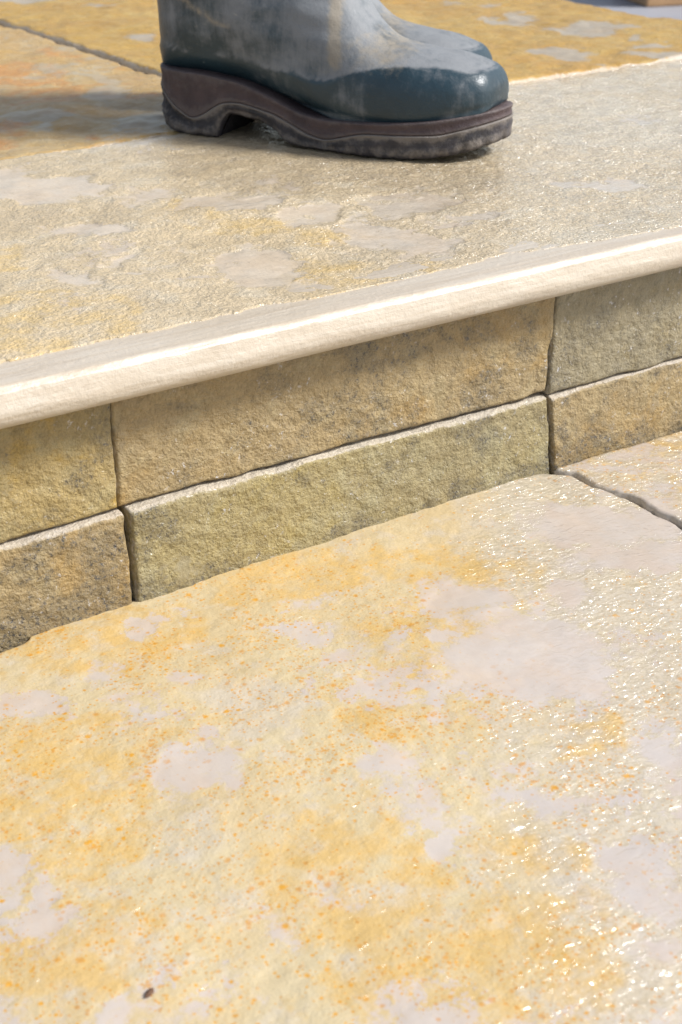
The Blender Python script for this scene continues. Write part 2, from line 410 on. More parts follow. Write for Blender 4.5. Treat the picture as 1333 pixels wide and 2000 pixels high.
def box_mesh(name, x0, x1, y0, y1, z0, z1, mat, parent=None, bevel=0.004):
    v = [(x, y, z) for x in (x0, x1) for y in (y0, y1) for z in (z0, z1)]
    f = [(0, 1, 3, 2), (4, 6, 7, 5), (0, 4, 5, 1), (2, 3, 7, 6), (0, 2, 6, 4), (1, 5, 7, 3)]
    o = make_mesh(name, v, f, mat, parent, smooth=False)
    if bevel:
        b = o.modifiers.new('bevel', 'BEVEL'); b.width = bevel; b.segments = 2
    return o


lower_bed = tag(box_mesh('lower_pavement', -0.86, 1.02, -0.86, 0.05, -0.030, -0.012, M['grit'], bevel=0), kind='structure')
upper_bed = tag(box_mesh('upper_pavement', -0.80, 1.065, 0.075, 1.95, -0.031, HT - 0.022, M['grit'], bevel=0), kind='structure')


def spaced(*seg):
    """seg: start, (end, step) ... -> coordinates"""
    out = [np.array([seg[0]])]
    a = seg[0]
    for e, st in seg[1:]:
        k = max(1, int(round((e - a) / st)))
        out.append(np.linspace(a, e, k + 1)[1:])
        a = e
    return np.concatenate(out)


def slab(name, s, t, xl, xr, yf, yb, zf, thick, mat, parent, attrs, edge_r=0.004, seed=0):
    """a riven paving stone. s, t in 0..1 (grid lines); xl, xr: functions of y; yf, yb: functions of x; zf(x, y): top relief"""
    S, T = np.meshgrid(s, t, indexing='ij')
    x0 = xl(np.full_like(T, 0.0)); 
    Y = yf(S * 0 + 0.0) * (1 - T) + yb(S * 0 + 0.0) * T
    X = xl(Y) * (1 - S) + xr(Y) * S
    Y = yf(X) * (1 - T) + yb(X) * T
    X = xl(Y) * (1 - S) + xr(Y) * S
    dl = np.minimum(X - xl(Y), xr(Y) - X); df = np.minimum(Y - yf(X), yb(X) - Y)
    de = np.minimum(dl, df)
    er = edge_r * (1 + 0.7 * fbm(X * 60, Y * 60, seed + 40, 3))
    er = np.maximum(er, 0.0008)
    k = np.clip(1 - de / er, 0, 1)
    Z = zf(X, Y) - er * 0.8 * (1 - np.sqrt(np.clip(1 - k * k, 0, 1)))
    A = {n_: f(X, Y) for n_, f in attrs.items()}
    A['edge'] = np.clip(1 - de / (er * 0.9), 0, 1)
    top = np.stack([X, Y, Z], -1).reshape(-1, 3)
    nx, ny = len(s), len(t)
    faces = [grid_faces(nx, ny)]
    per = np.concatenate([np.arange(nx) * ny, (nx - 1) * ny + np.arange(1, ny), np.arange(nx - 2, -1, -1) * ny + ny - 1, np.arange(ny - 2, 0, -1)])
    cx, cy = X.mean(), Y.mean()
    rings = []
    P = top[per]
    for dz, inn in ((0.3, 0.0004), (0.65, 0.0012), (1.0, 0.0025)):
        q = P.copy()
        q[:, 2] = P[:, 2] * (1 - dz) + (-thick + zf(np.array([cx]), np.array([cy]))[0]) * dz
        w = inn + 0.0010 * fbm(P[:, 0] * 90 + dz * 9, P[:, 1] * 90 + dz * 31, seed + 7, 3)
        q[:, 0] -= np.sign(P[:, 0] - cx) * w * (np.abs(P[:, 0] - cx) > 0.0)
        q[:, 1] -= np.sign(P[:, 1] - cy) * w
        rings.append(q)
    nP = len(per)
    idx = [per] + [nx * ny + r * nP + np.arange(nP) for r in range(3)]
    for a, b in zip(idx[:-1], idx[1:]):
        faces.append(np.stack([a, b, np.roll(b, -1), np.roll(a, -1)], -1))
    verts = np.concatenate([top] + rings)
    AA = {}
    for n_, v in A.items():
        v = np.broadcast_to(v, X.shape).ravel()
        AA[n_] = np.concatenate([v] + [np.ones(nP) * 0.8 if n_ == 'edge' else v[per]] * 3)
    return make_mesh(name, verts, np.concatenate(faces), mat, parent, AA, loops=[idx[-1][::-1]])


zero = lambda x, y: np.zeros_like(x)


def low_relief(x, y, z0=0.0, seed=0):
    p = sstep(-0.3, 0.6, blobs(LOW_GREY, x, y))
    z = 0.0022 * fbm(x * 5, y * 5, 21 + seed, 3) + 0.0011 * fbm(x * 16, y * 16, 23 + seed, 4)
    z = z + (1 - 0.75 * p) * 0.00032 * fbm(x * 75, y * 75, 25 + seed, 4, 0.6) - 0.0003 * p
    return z0 + z


low_attrs = dict(patch=lambda x, y: np.maximum(blobs(LOW_GREY, x, y), 1.3 * fbm(x * 13, y * 13, 209, 4) - 0.9 + 0.75 * sstep(0.06, 0.22, 0.84 * x - 0.54 * y)), stain=lambda x, y: np.clip(blobs(LOW_STAIN, x, y), -1.0, 0.6),
                 pale=lambda x, y: np.maximum(np.clip(blobs(LOW_PALE, x, y), -0.7, 0.7), 1.9 * sstep(0.06, 0.22, 0.84 * x - 0.54 * y) - 0.9),
                 rust=lambda x, y: np.clip(0.35 + 0.8 * sstep(0.12, -0.10, x + 0.25 * y), 0, 1) * (1 - 0.75 * sstep(0.0, 0.6, blobs(LOW_GREY, x, y))),
                 wet=lambda x, y: sstep(0.12, 0.23, 0.84 * x - 0.54 * y + 0.02 * fbm(x * 12, y * 12, 211, 3)),
                 olive=zero)
RX = [(-1, .300), (-.30, .301), (-.22, .2985), (-.16, .300), (-.128, .2973), (-.10, .298), (-.0675, .2962), (-.05, .2915), (-.041, .290), (-.022, .2890), (-.012, .2875), (-.003, .281), (.01, .274)]
ry_, rx_ = np.array([a for a, b in RX]), np.array([b for a, b in RX])
main_right = lambda y: np.interp(y, ry_, rx_) + 0.0012 * fbm(y * 70, y * 0 + 3, 5, 4)
GP = [(-1, .004), (-.30, .003), (-.2, .002), (-.15, .003), (-.125, .004), (-.112, .0045), (-.10, .0015), (-.088, .001), (-.078, .006), (-.066, .007), (-.058, .001), (-.045, .0006), (-.036, .004), (-.022, .0075), (-.012, .009), (.01, .012)]
gy_, gx_ = np.array([a for a, b in GP]), np.array([b for a, b in GP])
side_left = lambda y: main_right(y) + np.maximum(0.55 * np.interp(y, gy_, gx_) + 0.0008 * fbm(y * 120, y * 0 + 8, 6, 3), 0.0006)
BK = [(-1, .002), (-.20, -.006), (-.170, -.006), (-.163, -.003), (-.157, .003), (-.148, .006), (0.2, .008), (.262, .008), (.274, .003), (.283, -.006), (.29, -.012), (1, -.012)]
bx_, by_ = np.array([a for a, b in BK]), np.array([b for a, b in BK])
main_back = lambda x: np.interp(x, bx_, by_) + 0.0008 * fbm(x * 60, x * 0 + 1, 9, 4)
const = lambda c: (lambda v: np.zeros_like(v) + c)
sx = spaced(-0.80, (-0.46, 0.006), (0.30, 0.0016))
ty = spaced(-0.80, (-0.52, 0.006), (0.005, 0.0016))
tag_main = slab('paving_slab', (sx + 0.80) / 1.10, (ty + 0.80) / 0.805, const(-0.80), main_right, const(-0.80), main_back,
                low_relief, 0.028, M['lower'], lower_bed, low_attrs, 0.0026, 1)
tag_main['label'] = 'large pale yellow and grey paving slab with orange rust spots at the foot of the step'
sx = spaced(0, (0.28, 0.0020), (0.70, 0.006))
ty = spaced(-0.80, (-0.30, 0.008), (0.005, 0.002))
side_attrs = dict(low_attrs)
side_attrs['stain'] = lambda x, y: 0.45 * fbm(x * 14 + 3, y * 14, 31, 3) + 0.5 * np.exp(-(((x - 0.42) / 0.05) ** 2 + ((y + 0.02) / 0.03) ** 2))
side_attrs['patch'] = lambda x, y: 0.7 * fbm(x * 11 + 9, y * 11, 33, 3) + 0.05
side = slab('paving_slab', sx / 0.70, (ty + 0.80) / 0.805, side_left, const(1.0), const(-0.80), lambda x: 0.002 + 0.0008 * fbm(x * 60, x * 0 + 1, 19, 4),
            lambda x, y: low_relief(x, y, 0.0022, 50), 0.028, M['lower'], lower_bed, side_attrs, 0.0024, 4)
side['label'] = 'paving slab right of the jagged joint at the foot of the step'

# ------------------------------------------------------------------ the step: tread, rounded edge, walling stones
step = tag(empty('stone_step', (0, 0, 0)), 'sandstone step with cream bullnose tread over two courses of rough olive walling stones', 'step')
BD = [(-1, .008), (-.153, .0092), (-.10, .011), (-.039, .0098), (0, .0125), (.0363, .0124), (.07, .006), (.1016, .0034), (.1633, .0035), (.20, .008), (.2336, .0098), (.262, .003), (.3037, -.003), (.36, -.0075), (.394, -.010), (1, -.010)]
bdx, bdy = np.array([a for a, b in BD]), np.array([b for a, b in BD])
riven_edge = lambda x: np.interp(x, bdx, bdy) + 0.0036 * fbm(x * 38, x * 0 + 2, 61, 5, 0.65)


def tread_relief(x, y):
    p = sstep(-0.2, 0.5, blobs(TR_GREY, x, y, 0.02, 0.024) + 0.5 * fbm(x * 40, y * 46, 63, 4, 0.6))
    z = 0.0014 * fbm(x * 4, y * 5, 65, 3) + 0.0008 * fbm(x * 16, y * 18, 66, 4)
    z = z + (1 - 0.85 * p) * 0.0007 * fbm(x * 80, y * 80, 67, 4, 0.65) - 0.0009 * p
    # ledge of a split layer
    ln = y - (0.238 + 0.10 * (0.12 - x)) - 0.006 * fbm(x * 22, x * 0, 69, 4)
    z = z + 0.0040 * (sstep(-0.0015, 0.0015, -ln) * sstep(0.18, 0.02, np.abs(x - 0.10)) * sstep(-0.07, -0.0, ln))
    base = HT + 0.0006 + z * sstep(-0.012, 0.05, y)
    return np.where(y < riven_edge(x), HT - 0.0035, base)


tr_attrs = dict(patch=lambda x, y: np.maximum(blobs(TR_GREY, x, y, 0.02, 0.024), 0.9 * fbm(x * 9, y * 9, 71, 4) - 0.7),
                stain=lambda x, y: np.clip(blobs(TR_GOLD, x, y) - 0.1, -1.2, 0.5),
                olive=lambda x, y: np.clip(blobs(TR_OLIVE, x, y), -0.5, 0.7),
                pale=lambda x, y: np.clip(0.5 * fbm(x * 7, y * 7, 73, 3) + 0.5 * sstep(0.3, 0.6, x), -0.5, 0.8),
                rust=lambda x, y: 0.3 + 0 * x,
                wet=lambda x, y: sstep(0.0, 0.45, x))


def make_tread():
    x = spaced(-0.75, (-0.22, 0.006), (0.62, 0.0019), (1.08, 0.006))
    y = spaced(-0.013, (0.26, 0.0017), (D, 0.0024))
    S, T = (x + 0.75) / 1.83, (y + 0.013) / (D + 0.013)
    t = slab('tread', S, T, const(-0.75), const(1.08), const(-0.013), lambda v: D - 0.002 + 0.0012 * fbm(v * 50, v * 0, 75, 4),
             tread_relief, 0.026, M['tread'], step, tr_attrs, 0.004, 8)
    t['label'] = 'sandy riven tread slab with grey patches'
    # the rounded, honed front edge
    R = 0.01425
    xs = spaced(-0.75, (-0.22, 0.01), (0.50, 0.0025), (1.08, 0.01))
    th = np.linspace(math.pi / 2, -math.pi / 2, 30)
    prof = [(0.045, HT - 0.0020), (0.03, HT - 0.0002), (0.02, HT), (0.012, HT), (0.006, HT), (0.0, HT), (-0.006, HT), (-0.012, HT - 0.0001), (-0.017, HT - 0.0003)]
    # tight arris on top, flatter face, generous round below
    ax, az, ar = -0.0215, HT - 0.0046, 0.0042
    prof += [(ax - ar * math.sin(a), az + ar * math.cos(a)) for a in np.radians((4, 12, 22, 32, 39, 42))]
    prof += [(ax - ar * math.sin(a) - 0.0014, az + ar * math.cos(a) - 0.0014) for a in np.radians((47, 52, 60, 68))]
    bx, bz, br = -0.0168, HT - 0.0165, 0.0120
    prof += [(bx - br * math.cos(a), bz + br * math.sin(a)) for a in np.radians(np.linspace(20, -90, 20))]
    prof += [(-0.006, HT - 2 * R - 0.0003), (0.02, HT - 2 * R - 0.0003), (0.045, HT - 2 * R), (0.045, HT - 0.01)]
    P = np.array(prof); n = len(P)
    X = np.repeat(xs[:, None], n, 1); Y = np.repeat(P[None, :, 0], len(xs), 0).copy(); Z = np.repeat(P[None, :, 1], len(xs), 0).copy()
    arc = np.concatenate([[0], np.cumsum(np.hypot(np.diff(P[:, 0]), np.diff(P[:, 1])))])
    f = fbm(X * 26, arc[None, :] * 90 + X * 0, 81, 4)
    front = (P[:, 0] < 0.0)[None, :]
    Y -= np.where(front, 0.0006 * f + 0.0008 * fbm(X * 6, X * 0, 83, 3), 0)
    Z += np.where(front, 0.0003 * f, 0)
    v = np.stack([X, Y, Z], -1).reshape(-1, 3)
    cap = [list(range(n)), [(len(xs) - 1) * n + i for i in range(n)][::-1]]
    b = make_mesh('bullnose', v, grid_faces(len(xs), n, flip=False), M['cream'], t, loops=cap)
    b['label'] = 'smooth cream rounded front edge'


make_tread()


def walling_stone(c, y0, mat, seed, amp=0.0010, top_round=0.006, depth=0.062):
    """c: four (x, z) corners of the front face: left-top, right-top, right-bottom, left-bottom"""
    (xa, za), (xb, zb), (xc, zc), (xd, zd) = c
    wx = max(xb - xa, xc - xd); hz = max(za - zd, zb - zc)
    nx, nz = max(8, int(wx / 0.0016)), max(8, int(hz / 0.0016))
    S, T = np.meshgrid(np.linspace(0, 1, nx), np.linspace(0, 1, nz), indexing='ij')
    X = (xd * (1 - S) + xc * S) * (1 - T) + (xa * (1 - S) + xb * S) * T
    Z = (zd * (1 - S) + zc * S) * (1 - T) + (za * (1 - S) + zb * S) * T
    dx = np.minimum(X - X[:1, :], X[-1:, :] - X); dzt = Z[:, -1:] - Z; dzb = Z - Z[:, :1]
    # ragged outline
    X += 0.0008 * fbm(Z * 70, Z * 0 + seed, 91 + seed, 4) * np.where(S < 0.5, 1, -1) * sstep(0.02, 0.0, dx)
    Z += 0.0009 * fbm(X * 45, X * 0 + seed, 95 + seed, 4) * sstep(0.02, 0.0, np.minimum(dzt, dzb))
    e1 = 0.0012 * (1 + 0.8 * fbm(X * 40, Z * 40, seed + 3, 3)); e1 = np.maximum(e1, 0.0004)
    et = np.maximum(top_round * (1 + 0.8 * fbm(X * 30, X * 0, seed + 5, 4)), 0.0008)
    k = np.maximum(np.clip(1 - dx / e1, 0, 1), np.clip(1 - dzb / e1, 0, 1))
    kt = np.clip(1 - dzt / (et * 0.55), 0, 1)
    r = e1 * (1 - np.sqrt(np.clip(1 - k * k, 0, 1))) + et * (1 - np.sqrt(np.clip(1 - kt * kt, 0, 1)))
    f = amp * (0.9 * fbm(X * 9, Z * 12, seed + 11, 3) + 0.8 * fbm(X * 40, Z * 40, seed + 12, 4) + 0.6 * fbm(X * 130, Z * 130, seed + 13, 3))
    if isinstance(y0, tuple):
        y0 = y0[0] * (1 - S) + y0[1] * S
    Y = y0 - f * sstep(0, 0.006, np.minimum(dx, np.minimum(dzt, dzb)) + 0.0045) + r
    top = np.stack([X, Y, Z], -1).reshape(-1, 3)
    per = np.concatenate([np.arange(nx) * nz, (nx - 1) * nz + np.arange(1, nz), np.arange(nx - 2, -1, -1) * nz + nz - 1, np.arange(nz - 2, 0, -1)])
    P = top[per]; nP = len(per)
    rings = []
    for d in (0.35, 1.0):
        q = P.copy(); q[:, 1] = P[:, 1] * (1 - d) + (0.002 + depth) * d
        rings.append(q)
    idx = [per, nx * nz + np.arange(nP), nx * nz + nP + np.arange(nP)]
    faces = [grid_faces(nx, nz)]
    for a, b in zip(idx[:-1], idx[1:]):
        faces.append(np.stack([a, b, np.roll(b, -1), np.roll(a, -1)], -1))
    full = lambda g, ev=None: np.concatenate([g.ravel(), np.full(nP, ev) if ev is not None else g.ravel()[per], np.full(nP, ev) if ev is not None else g.ravel()[per]])
    edge = np.maximum(0.9 * np.clip(1 - dzt / (et * 0.75), 0, 1), 0.4 * np.clip(1 - dx / 0.0025, 0, 1))
    A = dict(patch=full(0.5 * fbm(X * 14, Z * 14, seed + 21, 4) - 0.45), stain=full(0.6 * fbm(X * 8, Z * 9, seed + 22, 3) - 0.05),
             pale=full(0.4 * fbm(X * 9, Z * 9, seed + 23, 3)), rust=full(X * 0 + 0.25), wet=full(X * 0), olive=full(X * 0), edge=full(edge, 0.5), grime=full(0.6 * sstep(0.022, -0.002, Z + 0.012 * fbm(X * 20, Z * 20, seed + 31, 3)) + 0.35 * fbm(X * 6, Z * 7, seed + 33, 2)))
    o = make_mesh('walling_stone', np.concatenate([top] + rings), np.concatenate(faces), mat, step, A, loops=[idx[-1][::-1]])
    return o


ZT = HT - 0.0292
stones = [
    ([(-.74, ZT), (-.0850, ZT), (-.0860, .0692), (-.74, .0615)], 0.0055, 'yellow', 1, 'yellowish walling stone'),
    ([(-.0840, ZT), (.2803, ZT), (.2756, .0680), (-.0847, .0696)], 0.0060, 'tan', 2, 'long tan walling stone of the upper course'),
    ([(.2812, ZT), (1.06, ZT), (1.06, .0660), (.2774, .0660)], 0.0050, 'grey', 3, 'grey olive walling stone'),
    ([(-.74, .0588), (-.0852, .0668), (-.0822, -.028), (-.74, -.028)], 0.0005, 'tan', 4, 'brownish walling stone with pale flecks and a dirty lower edge'),
    ([(-.0795, .0676), (.2762, .0648), (.2848, -.028), (-.0798, -.028)], (0.0004, 0.0042), 'green', 5, 'long olive green walling stone of the lower course'),
    ([(.2792, .0640), (1.06, .0650), (1.06, -.028), (.2880, -.028)], 0.0032, 'tan', 6, None),
]
for c, y0, m, sd, lab in stones:
    o = walling_stone(c, y0, BLK[m], sd, top_round=0.0034 if sd > 3 else 0.0012)
    if lab:
        o['label'] = lab
backing = make_mesh('mortar_core', [(-.735, .050, -.028), (1.055, .050, -.028), (1.055, .074, -.028), (-.735, .074, -.028), (-.735, .050, ZT), (1.055, .050, ZT), (1.055, .074, ZT), (-.735, .074, ZT)],
                    [(0, 1, 5, 4), (1, 2, 6, 5), (2, 3, 7, 6), (3, 0, 4, 7), (4, 5, 6, 7), (3, 2, 1, 0)], M['grit'], step, smooth=False)

# ------------------------------------------------------------------ upper paving behind the tread
JX = 0.3435


def back_relief(x, y, z0, seed):
    z = 0.0024 * fbm(x * 4, y * 4, 121 + seed, 3) + 0.0022 * fbm(x * 12, y * 14, 123 + seed, 4) + 0.0010 * fbm(x * 50, y * 50, 125 + seed, 3)
    return z0 + z


oc_attrs = dict(patch=lambda x, y: np.maximum(blobs(OC_GREY, x, y), 0.9 * fbm(x * 7, y * 7, 131, 4) - 0.9), stain=lambda x, y: 0.6 * fbm(x * 6, y * 6, 132, 3),
                pale=lambda x, y: 0.5 * fbm(x * 9, y * 9, 133, 3), rust=lambda x, y: 0.2 + 0 * x, wet=lambda x, y: 0.2 + 0 * x, olive=zero)
or_attrs = dict(patch=lambda x, y: np.maximum(blobs(OR_GREY, x, y), 0.9 * fbm(x * 8, y * 8, 141, 4) - 0.6),
                stain=lambda x, y: np.maximum(np.clip(blobs(OR_ORANGE, x, y), -0.7, 0.7), 0.8 * fbm(x * 9, y * 9, 142, 4) - 0.1),
                pale=lambda x, y: 0.6 * fbm(x * 10, y * 10, 143, 3), rust=lambda x, y: 0.2 + 0 * x, wet=lambda x, y: 0.1 + 0 * x, olive=zero)
joint = lambda y: JX + 0.0035 * fbm(y * 22, y * 0 + 4, 151, 5, 0.6)
s = np.linspace(0, 1, 240)
o = slab('paving_slab', s, np.linspace(0, 1, 330), lambda y: joint(y) + 0.0022 + 0.0015 * fbm(y * 60, y * 0, 153, 3), lambda y: 1.0848 + 0.004 * fbm(y * 9, y * 0, 155, 4),
         lambda x: D + 0.002 + 0.004 * fbm(x * 14, x * 0 + 2, 157, 4), const(1.93), lambda x, y: back_relief(x, y, HT + 0.0035 - 0.002 * sstep(0.6, 0.3, x), 0), 0.024, M['ochre'], upper_bed, oc_attrs, 0.006, 20)
o['label'] = 'ochre yellow paving slab with grey patches behind the boots'
s = np.linspace(0, 1, 260)
o = slab('paving_slab', s, np.linspace(0, 1, 330), const(-0.62), lambda y: joint(y) - 0.0018 - 0.0015 * fbm(y * 50, y * 0, 154, 3),
         lambda x: D + 0.0005 + 0.001 * fbm(x * 14, x * 0 + 2, 158, 4), const(1.93), lambda x, y: back_relief(x, y, HT + 0.0005, 30), 0.024, M['orange'], upper_bed, or_attrs, 0.005, 24)
o['label'] = 'orange streaked paving slab left of the heel'

# ------------------------------------------------------------------ boots
def rubber_material():
    n = Nodes('green_blue_rubber')
    dust = n.attr('dust')
    dn = n.add(dust, n.add(n.mul(n.add(n.noise(30, 7, 0.68), -0.5), 1.9), n.mul(n.add(n.noise(11, 3, 0.6, loc=(2, 2, 7)), -0.5), 1.3)))
    dn = n.add(dn, n.mul(n.add(n.noise(1, 5, 0.6, 0.4, co=n.scaled((160, 160, 26))), -0.5), 0.7))
    dm = n.step(dn, 0.08, 0.98)
    c = n.mix(n.step(n.noise(18, 4), 0.35, 0.7), lin(40, 62, 72, 0.8), lin(32, 50, 58, 0.8))
    c = n.mix(n.mul(dm, 0.85), c, lin(150, 152, 154, 0.66))
    for rot, loc in (((0.5, 0.3, 0.7), (0, 0, 0)), ((0.2, 0.9, -0.4), (5, 1, 2))):
        sc = n.noise(1, 4, 0.7, 1.0, co=n.scaled((30, 330, 60), rot=rot, loc=loc))
        c = n.mix(n.mul(n.mul(n.step(sc, 0.60, 0.69), n.step(n.noise(16, 4, 0.6, loc=loc), 0.42, 0.6)), n.mul(n.add(dm, 0.15), 0.55)), c, lin(176, 174, 168, 0.6))
    mud = n.step(n.add(n.attr('mud'), n.mul(n.add(n.noise(110, 6, 0.7), -0.5), 1.4)), 0.25, 1.0)
    c = n.mix(n.mul(mud, 0.8), c, lin(176, 164, 144, 0.6))
    fs = n.noise(1, 5, 0.75, 0.5, co=n.scaled((500, 500, 60)))
    c = n.mix(n.mul(n.step(fs, 0.56, 0.72), n.mul(dm, 0.4)), c, lin(70, 82, 90, 0.7))
    sp = n.mul(n.step(n.noise(300, 2, 0.6), 0.70, 0.75), n.step(n.noise(14, 3), 0.5, 0.65))
    c = n.mix(n.mul(sp, 0.5), c, lin(190, 190, 190, 0.6))
    h = n.add(n.mul(n.noise(260, 4, 0.6), 0.6), n.noise(24, 3))
    ro = n.math('ADD', n.step(dm, 0, 1, 0.36, 0.66), n.mul(n.add(n.noise(60, 5, 0.7), -0.5), 0.16))
    n.set(Base_Color=c, Roughness=ro, Normal=n.bump(h, 0.0012, 0.6), Specular_IOR_Level=0.5)
    return n.m


def sole_material(name, c1, c2, dirt, amt):
    n = Nodes(name)
    c = n.mix(n.step(n.noise(40, 4), 0.35, 0.65), lin(*c1, 0.8), lin(*c2, 0.8))
    d = n.step(n.add(n.noise(90, 7, 0.72), n.mul(n.attr('dust'), 0.42)), 0.50, 0.85)
    c = n.mix(n.mul(d, amt), c, lin(*dirt, 0.62))
    h = n.add(n.noise(200, 5, 0.7), n.mul(n.noise(50, 4), 0.8))
    n.set(Base_Color=c, Roughness=0.62, Normal=n.bump(h, 0.0016, 0.7))
    return n.m


M['rubber'] = rubber_material()
M['midsole'] = sole_material('brown_sole_rubber', (80, 64, 64), (66, 52, 54), (132, 122, 116), 0.38)
M['outsole'] = sole_material('dark_outsole_rubber', (64, 60, 64), (46, 45, 50), (156, 146, 136), 0.75)

L = 0.352
KEYS = np.array([  # bottom (u, h), top (u, h), half width, height share of the widest point
    (.3460, .053, .3460, .060, .006, .5),
    (.3440, .046, .3440, .065, .0210, .45),
    (.3360, .041, .3345, .077, .0340, .42),
    (.3150, .034, .3110, .0855, .0450, .40),
    (.2850, .024, .2790, .0895, .0505, .40),
    (.2500, .024, .2480, .0955, .0515, .34),
    (.2150, .026, .2300, .106, .0500, .32),
    (.1780, .032, .2150, .122, .0470, .34),
    (.1380, .040, .2040, .141, .0440, .38),
    (.0980, .048, .1960, .162, .0425, .42),
    (.0480, .052, .1900, .184, .0430, .40),
    (.0080, .054, .1870, .202, .0430, .40),
    (-.001, .070, .1850, .216, .0440, .42),
    (-.003, .120, .1830, .236, .0460, .46),
    (-.006, .175, .1820, .262, .0490, .50),
    (-.010, .250, .1830, .300, .0540, .50),
    (-.014, .340, .1870, .350, .0580, .50)])


def catmull(K, per):
    out = []
    n = len(K)
    for i in range(n - 1):
        p0, p1, p2, p3 = K[max(i - 1, 0)], K[i], K[i + 1], K[min(i + 2, n - 1)]
        for t in np.linspace(0, 1, per, endpoint=False):
            out.append(0.5 * (2 * p1 + (p2 - p0) * t + (2 * p0 - 5 * p1 + 4 * p2 - p3) * t * t + (3 * p1 - p0 - 3 * p2 + p3) * t ** 3))
    out.append(K[-1])
    return np.array(out)


FOX_U = np.array([-.02, .0, .04, .09, .15, .185, .205, .225, .26, .30, .33, .36])
FOX_H = np.array([.080, .080, .078, .076, .068, .064, .067, .074, .080, .0795, .076, .073])
FW_U = np.array([0, .004, .012, .025, .045, .08, .12, .16, .20, .24, .275, .30, .32, .335, .345, .350, L])
FW_W = np.array([.004, .016, .027, .0345, .038, .0385, .039, .042, .0485, .0525, .0525, .0490, .0420, .0325, .021, .0125, .003])


